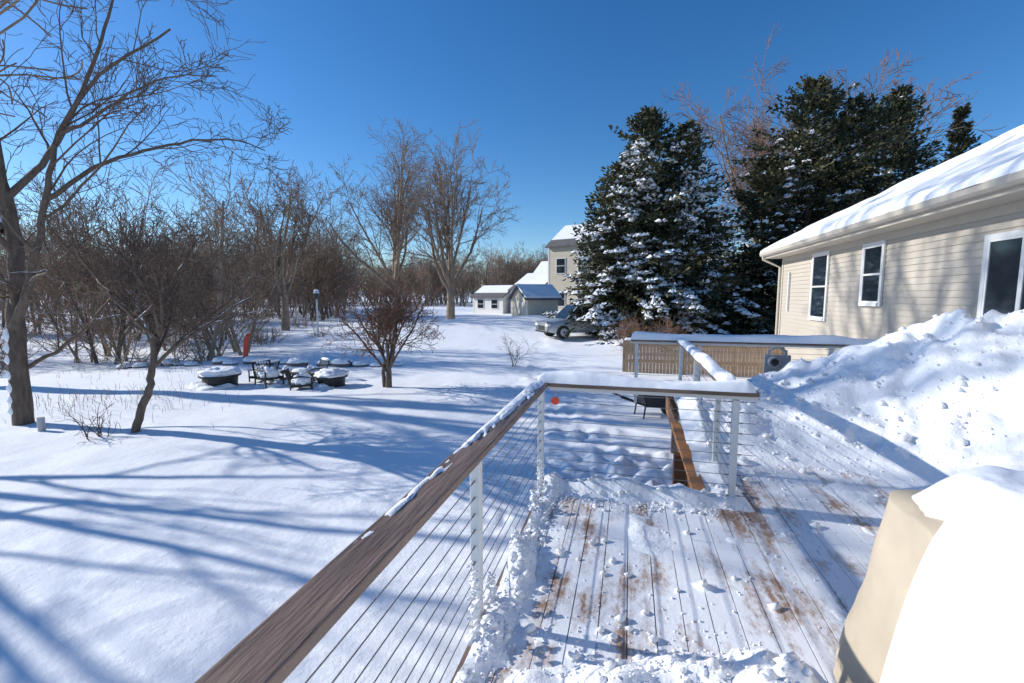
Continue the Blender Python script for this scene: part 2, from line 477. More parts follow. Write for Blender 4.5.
def window(par,wx,yc,w,z0,z1,sgn=-1,split='h',n=1,tf=.07):
    mb=MB()
    o=wx+sgn*.018; p=o+sgn*.035
    a,b=min(o,p),max(o,p)
    y0=yc-w/2;y1=yc+w/2
    mb.box(a,b,y0-tf,y0,z0-tf,z1+tf,0); mb.box(a,b,y1,y1+tf,z0-tf,z1+tf,0)
    mb.box(a,b,y0,y1,z1,z1+tf,0); mb.box(a-.03,b,y0,y1,z0-tf,z0,0)
    fr=.035
    for k in range(n):
        c0=y0+(y1-y0)*k/n; c1=y0+(y1-y0)*(k+1)/n
        q0,q1=a+.006,b-.004
        mb.box(q0,q1,c0,c0+fr,z0,z1,0); mb.box(q0,q1,c1-fr,c1,z0,z1,0)
        mb.box(q0,q1,c0+fr,c1-fr,z0,z0+fr,0); mb.box(q0,q1,c0+fr,c1-fr,z1-fr,z1,0)
        if split=='h':
            zm=(z0+z1)/2; mb.box(q0,q1,c0+fr,c1-fr,zm-.02,zm+.02,0)
        mb.box(b-.016,b-.008,c0+fr,c1-fr,z0+fr,z1-fr,1)
    mb.obj('window',[M_trim,M_glass,M_fascia],parent=par)
window(hs,WX,13.7,.95,1.10-HZ,2.74-HZ)
window(hs,WX,11.0,.74,1.54-HZ,2.70-HZ)
window(hs,WX,7.25,1.22,1.38-HZ,2.46-HZ,split='',n=2)
window(hs,WX,2.5,1.6,1.0,2.3,split='',n=2)
mb=MB()
mb.box(4.93,4.98,16.0,16.06,.9,2.1)
mb.box(4.86,4.98,8.75,8.95,.25,.45)
mb.obj('vents',[M_trim],parent=hs)
ut=gempty('utility_meter',.22)
mb=MB()
for k in (2.60,2.88): mb.tube([Vector((k,9.0,-1.4)),Vector((k,9.0,.50))],[.025]*2,8,0,True)
mb.box(2.52,2.94,8.92,8.98,.02,.42,0)
mb.tube([Vector((2.66,8.918,.30)),Vector((2.66,8.82,.30))],[.095]*2,18,0,True)
mb.tube([Vector((2.66,8.819,.30)),Vector((2.66,8.81,.30))],[.065]*2,18,1,True)
mb.box(2.78,2.93,8.85,8.918,.06,.30,0)
mb.tube([Vector((2.60,9.0,.48)),Vector((2.74,9.0,.57)),Vector((2.88,9.0,.48))],[.025]*3,8)
bev(mb.obj('meter_and_pipes',[M_grey,M_black],parent=ut),.006)

# ------------------------------------------------------------------ bare trees
def rv(): 
    return Vector((random.gauss(0,1),random.gauss(0,1),random.gauss(0,1)))
def grow(mb,p,d,L,r,lvl,P,maxl,snow=0):
    n=P['seg'][lvl]; pts=[p.copy()]; rad=[r]; dirs=[d.copy()]
    stp=L/n; tip=P['tip'][lvl]
    for i in range(n):
        d=(d+rv()*P['wig'][lvl]+Vector((0,0,P['up'][lvl]))).normalized()
        p=p+d*stp; pts.append(p.copy()); rad.append(max(P['rmin'],r*(1-(i+1)/n*(1-tip)))); dirs.append(d.copy())
    finish(mb,pts,rad,dirs,L,lvl,P,maxl,snow)
def finish(mb,pts,rad,dirs,L,lvl,P,maxl,snow,c0=None):
    k=8 if rad[0]>.08 else (5 if rad[0]>.025 else 3)
    mb.tube(pts,rad,k,0 if rad[0]>.03 else 1)
    if snow>0 and rad[0]>.012 and random.random()<snow:
        for i in range(len(pts)-1):
            if abs(dirs[i+1].z)<.85 and random.random()<.75:
                o=Vector((0,0,1))
                a=pts[i]+o*rad[i]*.6; b=pts[i+1]+o*rad[i+1]*.6
                mb.tube([a,(a+b)/2+o*rad[i]*.25,b],[rad[i]*.35,rad[i]*.8,rad[i+1]*.35],5,2)
    if lvl>=maxl: return
    nc=P['n'][lvl] if c0 is None else c0
    t0=P['t0'][lvl]
    for c in range(nc):
        t=t0+(1-t0)*((c+random.random())/nc)
        f=t*(len(pts)-1); i=min(int(f),len(pts)-2); q=pts[i].lerp(pts[i+1],f-i)
        rr_=rad[i]+(rad[i+1]-rad[i])*(f-i)
        dd=dirs[i+1]
        ax=dd.cross(rv()).normalized()
        nd=(Matrix.Rotation(R(random.uniform(*P['ang'])),3,ax)@dd).normalized()
        grow(mb,q,nd,L*P['ratio'][lvl]*random.uniform(.65,1.2)*(1.15-.45*t),max(P['rmin'],rr_*P['rr']),lvl+1,P,maxl,snow)
def limb(mb,ctrl,r0,r1,P,lvl,maxl,nchild,snow=0,L=None):
    c=[Vector(q) for q in ctrl]; c=[c[0]*2-c[1]]+c+[c[-1]*2-c[-2]]
    pts=[]
    for i in range(1,len(c)-2):
        for s in range(5):
            t=s/5; p0,p1,p2,p3=c[i-1],c[i],c[i+1],c[i+2]
            pts.append(.5*((2*p1)+(p2-p0)*t+(2*p0-5*p1+4*p2-p3)*t*t+(3*p1-p0-3*p2+p3)*t**3)+rv()*.012)
    pts.append(c[-2]); n=len(pts)
    rad=[r0+(r1-r0)*(i/(n-1))**.8 for i in range(n)]
    dirs=[(pts[min(i+1,n-1)]-pts[max(i-1,0)]).normalized() for i in range(n)]
    tot=sum((pts[i+1]-pts[i]).length for i in range(n-1))
    finish(mb,pts,rad,dirs,L or tot*.8,lvl,P,maxl,snow,nchild)
TM=[M_bark,M_twig,M_snows]
RXv=Vector((.978,.208,0)); FY=Vector((-.208,.978,0))
def LP(a,z,b=0): 
    v=RXv*a+FY*b; return (v.x,v.y,z)
PB=dict(seg=[8,7,6,5,4],wig=[.08,.12,.15,.18,.2],up=[.03,.05,.06,.06,.05],tip=[.5,.3,.3,.35,.5],n=[8,8,7,5,0],t0=[.3,.2,.2,.15,.2],ang=(28,62),ratio=[.6,.52,.5,.5,.5],rr=.48,rmin=.0055)
random.seed(21)
mb=MB()
limb(mb,[LP(-.02,-1.5),LP(-.03,-.9),LP(.0,.97),LP(.08,2.3,.1),LP(.10,3.7),LP(-.05,5.2),LP(-.15,6.6),LP(-.35,8.2),LP(-.3,10.2)],.20,.05,PB,1,4,7,.25,3.4)
for ctrl,r0,r1,nn in (
  ([LP(.0,.9),LP(.5,1.7,-.2),LP(1.0,2.5,-.4),LP(1.4,3.5,-.5),LP(1.9,4.7,-.6),LP(2.7,5.8,-.5),LP(3.9,6.7,-.3)],.10,.018,9),
  ([LP(.10,3.6),LP(.8,4.6,.3),LP(1.4,5.9,.5),LP(1.9,7.2,.6),LP(2.4,8.6,.6)],.08,.018,9),
  ([LP(-.1,6.4),LP(.9,7.6,-.5),LP(2.1,8.2,-.8),LP(3.5,8.2,-1.),LP(4.8,7.6,-1.)],.075,.012,9),
  ([LP(1.42,3.5,-.5),LP(2.4,4.3,-.2),LP(3.4,4.7,.1),LP(4.5,4.9,.3),LP(5.2,4.7,.4)],.05,.010,9),
  ([LP(1.9,4.7,-.6),LP(2.6,5.0,-.6),LP(3.8,5.6,-.7),LP(5.0,5.6,-.9)],.04,.009,7),
  ([LP(.05,3.0),LP(-1.,4.5,.4),LP(-2.2,6.2,.8),LP(-3,8,1)],.09,.018,8),
  ([LP(.08,2.6),LP(.2,3.8,-1.0),LP(.5,5.2,-1.8),LP(1.2,6.6,-2.4)],.07,.012,7),
  ([LP(.0,.1),LP(.7,.6,.3),LP(1.3,1.3,.5),LP(1.7,2.3,.6),LP(2.3,3.1,.7)],.05,.010,6)):
    limb(mb,ctrl,r0,r1,PB,1,4,nn,.25)
for k in range(7):
    z=-.9+.27*k+random.uniform(-.05,.05); q=Vector(LP(-.10+.01*k,z,-.10))
    mb.tube([q,q+Vector((-.02,-.01,.14)),q+Vector((0,0,.30))],[.02,.085,.02],7,2)
mb.obj('bare_walnut_tree',TM,True,loc=(-12.1,7.1,0))
PS=dict(seg=[5,6,5,4,4],wig=[.1,.16,.2,.22,.2],up=[.05,.06,.04,.04,.04],tip=[.6,.35,.35,.4,.5],n=[9,8,7,5,0],t0=[.5,.2,.15,.15,.2],ang=(25,65),ratio=[1.5,.5,.5,.5,.5],rr=.55,rmin=.0045)
random.seed(5); mb=MB()
limb(mb,[LP(-.05,-1.3),LP(.03,-.8),LP(.28,-.2),LP(.42,.3),LP(.50,.8),LP(.6,1.1)],.085,.05,PS,0,0,0,.2)
for k in range(11):
    a=2*math.pi*k/11+random.uniform(-.3,.3); ti=random.uniform(25,70)
    d=Vector((math.sin(R(ti))*math.cos(a),math.sin(R(ti))*math.sin(a),math.cos(R(ti))))
    grow(mb,Vector(LP(.42+.02*k,.3+.07*k)),d,random.uniform(1.9,2.6),.038,1,PS,4,.2)
mb.obj('bare_apple_tree',TM,True,loc=(-8.93,6.9,0))
PR=dict(PS); PR['n']=[9,8,7,5,0]; PR['rmin']=.006; PR['up']=[.08,.08,.08,.06,.05]
random.seed(11); mb=MB()
for k in range(12):
    a=2*math.pi*k/12+random.uniform(-.3,.3); ti=random.uniform(5,50)
    d=Vector((math.sin(R(ti))*math.cos(a),math.sin(R(ti))*math.sin(a),math.cos(R(ti))))
    grow(mb,Vector((.05*math.cos(a),.05*math.sin(a),.0+.25*random.random())),d,random.uniform(1.9,2.5),.038,1,PR,4,.1)
mb.tube([Vector((0,0,-.5)),Vector((.02,0,0)),Vector((0,.02,.3))],[.10,.08,.06],8,0)
mb.tube([Vector((-.12,0,-.5)),Vector((-.16,0,0)),Vector((-.1,.02,.35))],[.06,.05,.04],8,0)
mb.obj('bare_crabapple_tree',[M_bark,M_twigr,M_snows],True,loc=(-6.2,11.96,-.5))
PO=dict(seg=[4,8,6,5,4],wig=[.04,.08,.12,.16,.18],up=[.03,.045,.04,.04,.03],tip=[.75,.25,.3,.35,.5],n=[0,9,7,6,0],t0=[.22,.22,.15,.15,.2],ang=(22,55),ratio=[.62,.48,.5,.5,.5],rr=.5,rmin=.014)
def oak(name,loc,h,seed,mats,P=PO,maxl=4,tr=.024,snow=0,nl=8,spread=42,fork=.24,rmin=.014):
    random.seed(seed); mb=MB(); P=dict(P); P['rmin']=rmin
    r=h*tr
    c=[Vector((0,0,-.6)),Vector((.1,0,h*fork*.5)),Vector((0,.1,h*fork))]
    lean=Vector((random.uniform(-.06,.06),random.uniform(-.06,.06),1)).normalized()
    mb.tube(c,[r*1.25,r,r*.9],9,0)
    for k in range(nl):
        a=6.283*k/nl+random.uniform(-.4,.4); ti=R(random.uniform(4,spread)) if k else R(3)
        d=(lean+Vector((math.tan(ti)*math.cos(a),math.tan(ti)*math.sin(a),0))).normalized()
        q=c[1].lerp(c[2],.45+.55*random.random()) if k else c[2]
        grow(mb,q,d,h*random.uniform(.55,.74)*(1 if ti<R(28) else .85),r*random.uniform(.40,.6),1,P,maxl,snow)
    return mb.obj(name,mats,True,loc=loc)
FM=[M_bark2,M_twig2,M_snows]
oak('bare_oak_tree',(-13.6,37.9,gz(-14,38)),14.4,3,FM,nl=9,spread=46)
oak('bare_oak_tree',(-20.0,40.5,gz(-20,40)),15.3,14,FM,nl=9,spread=46)
oak('bare_oak_tree',(-25.5,32,gz(-25,32)),12.0,8,FM,nl=9,spread=46)
oak('bare_oak_tree',(13.5,42,-.7),20.5,33,[M_bark2,M_twigr,M_snows],tr=.015,rmin=.018,spread=40,nl=14)
PT=dict(PO); PT['n']=[0,6,4,3,0]
oak('bare_ash_tree',(-15.0,4.2,-1.1),9.5,45,FM,P=PT,maxl=3,spread=50,nl=5)
PT2=dict(PO); PT2['n']=[0,8,5,3,0]
oak('bare_ash_tree',(-23,10.5,-1.3),24,47,FM,P=PT2,maxl=3,spread=30,nl=8,tr=.013,rmin=.03)
def shrub(name,loc,h,n,seed,mats,spread=40,rb=.012,maxl=3):
    random.seed(seed); mb=MB()
    P=dict(PS); P['n']=[5,5,4,3,0]; P['rmin']=.004
    for k in range(n):
        a=random.uniform(0,6.28); ti=random.uniform(2,spread)
        d=Vector((math.sin(R(ti))*math.cos(a),math.sin(R(ti))*math.sin(a),math.cos(R(ti))))
        grow(mb,Vector((random.gauss(0,.08),random.gauss(0,.08),-.1)),d,h*random.uniform(.6,1),rb,1,P,maxl,.0)
    return mb.obj(name,mats,True,loc=loc)
shrub('bare_sapling',(-3.4,16.1,gz(-3.4,16.1)),1.3,6,2,[M_bark,M_twig,M_snows],25)
shrub('bare_shrub',(-9.3,6.5,-.98),.85,9,4,[M_twig,M_twig,M_snows],30,maxl=2)
shrub('bare_shrub',(1.0,20.5,gz(1.6,20.5)),1.9,30,5,[M_bark2,M_twigr,M_snows],45,.02)
shrub('bare_shrub',(2.6,21.5,gz(3.2,21.5)),1.7,26,6,[M_bark2,M_twigr,M_snows],50,.02)
wl=empty('bare_woodland')
PW=dict(seg=[6,5,4,3,3],wig=[.07,.14,.18,.2,.2],up=[.02,.06,.05,.04,.03],tip=[.4,.3,.4,.5,.5],n=[13,7,5,0,0],t0=[.2,.2,.2,.2,.2],ang=(22,55),ratio=[.42,.5,.5,.5,.5],rr=.42,rmin=.009)
meshes=[]
for k in range(6):
    random.seed(100+k); mb=MB()
    h=8; 
    for q in range(1 if k<4 else 3):
        grow(mb,Vector((q*.4,0,-.8)),Vector((random.uniform(-.25,.25),random.uniform(-.2,.2),1)).normalized(),h*.78,.10 if k<4 else .065,0,PW,3,.65)
    o=mb.obj('tree_stand',[M_bark2 if k%2 else M_bark,M_twig2,M_snows],True,wl); meshes.append(o.data); o.location=(-30-3*k,26+2*k,-1.4)
for k in range(3):
    random.seed(200+k); mb=MB(); P=dict(PS); P['n']=[5,5,4,3,0]; P['rmin']=.006; P['ang']=(30,80)
    for q in range(9):
        a=random.uniform(0,6.28); ti=random.uniform(10,75)
        d=Vector((math.sin(R(ti))*math.cos(a),math.sin(R(ti))*math.sin(a),math.cos(R(ti))))
        grow(mb,Vector((random.gauss(0,.5),random.gauss(0,.5),-.2)),d,random.uniform(1.0,2.1),.032,1,P,3,.95)
    o=mb.obj('undergrowth',[M_bark2,M_twig2,M_snows],True,wl); meshes.append(o.data); o.location=(-28-3*k,24,-1.4)
random.seed(77)
def inst(me,x,y,s,sz=None):
    o=bpy.data.objects.new('tree_stand',me); COL.objects.link(o); o.parent=wl
    o.location=(x,y,gz(x,y)); o.rotation_euler=(0,0,random.uniform(0,6.28)); o.scale=(s,s,s*(sz or random.uniform(.85,1.2)))
def W(d,r): return (.978*r-.208*d, .208*r+.978*d)
for i in range(205):
    d=19+60*random.random()**1.0; az=random.uniform(-62,-20)
    if az>-30: d=random.uniform(45,88)
    x,y=W(d,math.tan(R(az))*d)
    inst(random.choice(meshes[:6]),x,y,random.uniform(.7,1.2)*(1 if d<45 else 1.3))
for i in range(90):
    d=random.uniform(17.5,50); az=random.uniform(-60,-22)
    if az>-33: d=random.uniform(26,75)
    x,y=W(d,math.tan(R(az))*d)
    inst(random.choice(meshes[6:]),x,y,random.uniform(.5,1.0))
for i in range(430):
    d=random.uniform(90,150); az=random.uniform(-36,30)
    x,y=W(d,math.tan(R(az))*d)
    inst(random.choice(meshes[:6]),x,y,random.uniform(1.2,1.9),1.0)
# ------------------------------------------------------------------ evergreens
def evergreen(name,loc,h,rad,seed,tops=((0,0,1),),dens=520,snow=.5,zlow=.03,pw=.75):
    random.seed(seed); mb=MB()
    for (tx,ty,ts) in tops:
        H=h*ts
        mb.tube([Vector((tx,ty,-1)),Vector((tx,ty,H*.5)),Vector((tx,ty,H*.97))],[.28,.16,.02],8,3)
        for b in range(int(dens*ts)):
            t=random.random()**1.2*(1-zlow)+zlow
            az=random.uniform(0,6.283)
            Rr=rad*ts*(1-t)**pw*(1+.75*nz(math.cos(az)*1.3+tx,math.sin(az)*1.3+seed,t*7+seed))*random.uniform(.6,1.22)
            if t<.12: Rr*=.75+2*t
            Rr=max(.25,Rr)
            p=Vector((tx,ty,H*t)); rise=.25+.5*t
            d=Vector((math.cos(az),math.sin(az),rise))
            n=max(3,int(Rr/.28)); stp=Rr/n
            side=Vector((-math.sin(az),math.cos(az),0))
            for s in range(n):
                d.z-=.08; f=(s+1)/n
                if f>.7: d.z+=.14
                p=p+d.normalized()*stp
                if f<.25: continue
                wid=.42*(1.1-.5*f)*min(1,Rr/1.5+.3)
                nl=7
                tone=nz(p.x*.6,p.y*.6,p.z*.6+9)
                for q in range(nl):
                    c=p+side*random.uniform(-wid,wid)+Vector((0,0,random.uniform(-.16,.12)))
                    ln=random.uniform(.14,.36); 
                    dr=(d.normalized()*random.uniform(.3,1)+side*random.uniform(-.8,.8)+Vector((0,0,random.uniform(-.5,.5)))).normalized()
                    wv=dr.cross(rv()).normalized()*random.uniform(.03,.07)
                    i=len(mb.v)
                    mb.v+=[tuple(c-wv*.6),tuple(c+wv*.6),tuple(c+dr*ln*.6+wv),tuple(c+dr*ln),tuple(c+dr*ln*.6-wv)]
                    mb.f.append((i,i+1,i+2,i+3,i+4)); mb.m.append(1 if random.random()<.38+tone else 0)
                sp=snow*(1.3-1.1*t)*(.42+2.0*nz(p.x*.55,p.y*.55,p.z*.7+3))
                if f>.35 and random.random()<sp:
                    for q in range(3):
                        c=p+side*random.uniform(-wid,wid)*.9+Vector((0,0,.10))
                        i=len(mb.v); m_=6; ra=random.uniform(.06,.22)
                        mb.v.append((c.x,c.y,c.z+.06))
                        for w in range(m_):
                            a=w*6.283/m_; rr2=ra*random.uniform(.5,1.3)
                            mb.v.append((c.x+math.cos(a)*rr2+d.x*.05,c.y+math.sin(a)*rr2,c.z-.05-random.uniform(0,.09)))
                        for w in range(m_):
                            mb.f.append((i,i+1+w,i+1+(w+1)%m_)); mb.m.append(2)
    return mb.obj(name,[M_needle,M_needle2,M_snows,M_bark],False,loc=loc)
evergreen('evergreen_cedar_tree',(1.9,27.0,-.8),12.4,4.3,1,((0,0,1),(2.0,.8,.95),(-1.5,-.4,.76)),540,1.35,pw=.6)
evergreen('evergreen_cedar_tree',(11.0,29.5,-.8),14.2,4.8,2,((0,0,1),(2.2,.5,.93),(-2.2,.3,.72)),540,.30,pw=.55)
evergreen('evergreen_cedar_tree',(16.6,32.5,-.8),14.5,3.4,3,((0,0,1),),620,.1,pw=.55)
evergreen('evergreen_cedar_tree',(21.6,35.4,-.8),14.2,2.4,4,((0,0,1),),420,.1)
evergreen('evergreen_cedar_tree',(7.2,36,-.8),8.5,3.6,6,((0,0,1),),420,.4)

# ------------------------------------------------------------------ other buildings
def gable_house(name,x0,x1,y0,y1,zb,eave,ridge,axis,wallm,wins,snow=.12,door=None,rot=0):
    mx_,my_=(x0+x1)/2,(y0+y1)/2
    e=empty(name,(mx_,my_,0),R(rot)); mb=MB()
    x0-=mx_; x1-=mx_; y0-=my_; y1-=my_
    if axis=='x':
        c=(y0+y1)/2; mb.poly_prism([(y0,zb),(y1,zb),(y1,eave),(c,ridge),(y0,eave)],'x',x0,x1)
    else:
        c=(x0+x1)/2; mb.poly_prism([(x0,zb),(x1,zb),(x1,eave),(c,ridge),(x0,eave)],'y',y0,y1)
    mb.obj('walls',[wallm],parent=e)
    for nm,off,th,m,ex in (('roof',.01,.14,M_roof,.3),('roof_snow',.155,snow,M_snows,.24)):
        mb=MB()
        lo,hi=(y0,y1) if axis=='x' else (x0,x1); c=(lo+hi)/2; s=(ridge-eave)/(c-lo)
        lo2=lo-ex; lz=eave-ex*s+off
        if nm=='roof_snow' and snow<.1:
            lo2=lo+.25*(c-lo); lz=eave+.25*(c-lo)*s+off
        pts=[(lo2,lz),(c,ridge+off),(hi+ex,eave-ex*s+off),(hi+ex,eave-ex*s+off+th),(c,ridge+off+th),(lo2,lz+th)]
        a0,a1=(x0,x1) if axis=='x' else (y0,y1)
        mb.poly_prism(pts,axis,a0-ex,a1+ex); mb.obj(nm,[m],parent=e)
    mb=MB()
    for (face,a,z0,z1,w) in wins:
        if face=='s':
            a-=mx_
            mb.box(a-w/2-.1,a+w/2+.1,y0-.05,y0-.004,z0-.1,z1+.1,0); mb.box(a-w/2,a+w/2,y0-.07,y0-.052,z0,z1,1)
            mb.box(a-w/2,a+w/2,y0-.085,y0-.072,(z0+z1)/2-.03,(z0+z1)/2+.03,0)
        else:
            a-=my_
            mb.box(x0-.05,x0-.004,a-w/2-.1,a+w/2+.1,z0-.1,z1+.1,0); mb.box(x0-.07,x0-.052,a-w/2,a+w/2,z0,z1,1)
            mb.box(x0-.085,x0-.072,a-w/2,a+w/2,(z0+z1)/2-.03,(z0+z1)/2+.03,0)
    for cx_ in (x0,x1): mb.box(cx_-.08,cx_+.08,y0-.02,y0+.1,zb,eave-.1,0)
    if door:
        a,w,zt=door; a-=mx_; mb.box(a-w/2-.1,a+w/2+.1,y0-.05,y0-.004,zb,zt+.1,0); mb.box(a-w/2,a+w/2,y0-.07,y0-.052,zb,zt,2)
        mb.box(a-.03,a+.03,y0-.09,y0-.072,zb,zt,0)
    mb.obj('windows_and_trim',[M_trim,M_glass,wallm],parent=e)
    return e
gable_house('two_storey_house',-4.9,3.0,45,53,-.9,6.6,9.0,'x',M_yel,
   [('s',x,z,z+1.4,.9) for x in (-3.5,-1.1,1.3) for z in (.6,3.9)]+[('w',y,z,z+1.4,.9) for y in (47,51) for z in (.6,3.9)],snow=.04,rot=-22)
gable_house('grey_gable_house',-10.0,-6.2,52,60,-.9,2.3,4.2,'x',M_gsid,[('s',-9.0,.6,1.8,.9),('s',-7.2,.6,1.8,.9)],snow=.05,rot=-22)
gable_house('grey_gable_house',-9.6,-5.4,62,68,-.9,4.0,6.3,'x',M_gsid,[('s',-7.6,2.4,3.6,.9)],snow=.05,rot=-22)
gable_house('garden_shed',-7.7,-4.9,37.5,40.5,-.8,1.45,2.35,'y',M_yel,[],door=(-6.3,1.4,1.0),rot=-52)
gable_house('white_cottage',-15.8,-11.2,53.5,58,-.9,1.5,2.7,'x',M_trim,[('s',-14.6,.1,1.1,.9),('s',-12.4,.1,1.1,.9)],snow=.05,rot=-25)
fe=empty('wooden_fence')
mb=MB(); x=.6; random.seed(3)
while x<5.7:
    t=.16+random.uniform(-.01,.01)
    mb.box(x,x+.10,16.0,16.02,-.95,t); x+=.112
for z in (-.6,-.05): mb.box(.55,5.8,16.022,16.06,z,z+.09)
for x in (.55,2.5,4.1,5.75): mb.box(x-.05,x+.05,16.062,16.16,-1.1,.24)
mb.obj('pickets',[M_fence],parent=fe)
snowcap('fence_snow',.55,5.8,15.97,16.1,.165,.10,fe,seed=30)
# lamp post out in the yard
lp=empty('yard_lamp_post',(-17.6,25.0,gz(-17.6,25.0))); mb=MB()
mb.tube([Vector((0,0,-.2)),Vector((0,0,2.35))],[.06,.045],10,0,True)
mb.tube([Vector((0,0,2.35)),Vector((0,0,2.42)),Vector((0,0,2.70))],[.06,.10,.15],6,1,True)
mb.tube([Vector((0,0,2.70)),Vector((0,0,2.74)),Vector((0,0,2.88))],[.19,.19,.02],6,0,True)
mb.obj('post_and_lantern',[M_trim,M_glass],parent=lp)
blob('snow_cap',0,0,2.80,.15,.15,.13,M_snows,lp,seed=3,nu=16,nv=8)

# ------------------------------------------------------------------ vehicles
def board(mb,a,b,w,h,m=0):
    a=Vector(a);b=Vector(b); d=(b-a).normalized(); s=d.cross(Vector((0,0,1))).normalized()*w/2; u=s.cross(d).normalized()*h/2
    i=len(mb.v)
    for p in (a,b):
        for q in (-s-u,s-u,s+u,-s+u): mb.v.append(tuple(p+q))
    for f in ((0,1,2,3),(7,6,5,4),(0,4,5,1),(1,5,6,2),(2,6,7,3),(3,7,4,0)):
        mb.f.append(tuple(i+k for k in f)); mb.m.append(m)
def car(name,loc,rot,paint,h=1.7,L=4.6,snow=.1,sedan=False):
    e=empty(name,loc,rot); w=.92
    hb=1.04 if not sedan else .86
    def prof(x):
        f=abs(x)/(L/2)
        return hb-.14*sm(.5,1.0,x/(L/2))-.04*sm(.6,1,-x/(L/2)), w*(1-.16*f**4)
    mb=MB(); NS=24
    for i in range(NS+1):
        x=-L/2+L*i/NS; zt,hw=prof(x); zb=.30+.10*sm(.85,1,abs(x)/(L/2))
        ring=[(-hw*.9,zb),(-hw,zb+.15),(-hw,.62),(-hw*.97,zt-.08),(-hw*.86,zt),(hw*.86,zt),(hw*.97,zt-.08),(hw,.62),(hw,zb+.15),(hw*.9,zb)]
        for y,z in ring: mb.v.append((x,y,z))
    for i in range(NS):
        for j in range(10):
            j2=(j+1)%10; mb.f.append((i*10+j,i*10+j2,(i+1)*10+j2,(i+1)*10+j)); mb.m.append(0)
    mb.f.append(tuple(range(10))); mb.m.append(0); mb.f.append(tuple(NS*10+j for j in range(10))[::-1]); mb.m.append(0)
    mb.obj('body',[paint],True,e)
    mb=MB()
    xs=[-L/2+.12,-L/2+.42,-.0,.45,1.25] if not sedan else [-L/2+.75,-L/2+1.4,0,.35,1.25]
    zs=[hb,h-.06,h,h-.05,hb-.05]
    for x,z in zip(xs,zs):
        t=(z-hb)/(h-hb); hw=w*(.88-.17*max(0,t))
        mb.v+=[(x,-hw,z),(x,hw,z),(x,-w*.88,hb-.03),(x,w*.88,hb-.03)]
    for i in range(4):
        a=i*4;b=a+4
        mb.f.append((a,a+1,b+1,b)); mb.m.append(1 if i in(0,3) else 0)
        mb.f.append((a+2,a,b,b+2)); mb.m.append(1)
        mb.f.append((a+1,a+3,b+3,b+1)); mb.m.append(1)
    mb.obj('greenhouse',[paint,M_glass],False,e)
    mb=MB()
    for x in (-1.0,.25):
        for s in (-1,1):
            board(mb,(x,s*w*.895,hb-.02),(x,s*w*.725,h-.05),.07,.02)
    for s in (-1,1):
        board(mb,(xs[0],s*w*.89,hb),(xs[1],s*w*.73,h-.06),.09,.03); board(mb,(xs[4],s*w*.89,hb-.04),(xs[3],s*w*.73,h-.05),.07,.03)
        board(mb,(xs[1],s*w*.73,h-.05),(xs[3],s*w*.73,h-.04),.05,.05)
    mb.obj('pillars',[paint],parent=e)
    mb=MB()
    for x in (-1.38,1.42):
        for s in (-1,1):
            mb.tube([Vector((x,s*.70,.35)),Vector((x,s*.95,.35))],[.36]*2,24,0,True)
            mb.tube([Vector((x,s*.945,.35)),Vector((x,s*.965,.35))],[.21]*2,16,1,True)
    mb.obj('wheels',[M_rubber,M_grey],parent=e)
    mb=MB()
    for s in (-1,1):
        mb.box(-L/2-.02,-L/2+.12,s*.78-.1,s*.78+.1,.72,1.0,0)
        mb.box(L/2-.14,L/2+.015,s*.66-.14,s*.66+.14,.66,.80,1)
        mb.box(.62,.80,s*1.0-.09,s*1.0+.09,.98,1.10,3)
    mb.box(L/2-.05,L/2+.02,-.4,.4,.44,.68,2); mb.box(-L/2-.03,-L/2+.03,-.26,.26,.56,.68,1)
    mb.box(-L/2-.04,-L/2+.05,-.8,.8,.34,.48,2); mb.box(L/2-.03,L/2+.03,-.8,.8,.32,.40,2)
    mb.obj('lights_and_trim',[M_lred,M_trim,M_black,paint],parent=e)
    if snow>0:
        blob('roof_snow',(xs[1]+xs[3])/2,0,h-.05,(xs[3]-xs[1])/2*1.05,w*.68,snow+.06,M_snows,e,seed=3,lump=.06)
        blob('hood_snow',1.75,0,hb-.17,.5,w*.75,snow+.08,M_snows,e,seed=5,lump=.06)
    return e
car('parked_suv',(-1.6,25.6,gz(-1.6,25.6)+.03),R(212),M_silver,h=1.8,snow=.0)
car('parked_car',(8.0,33.0,-.35),R(200),M_navy,h=1.45,snow=.14,sedan=True)

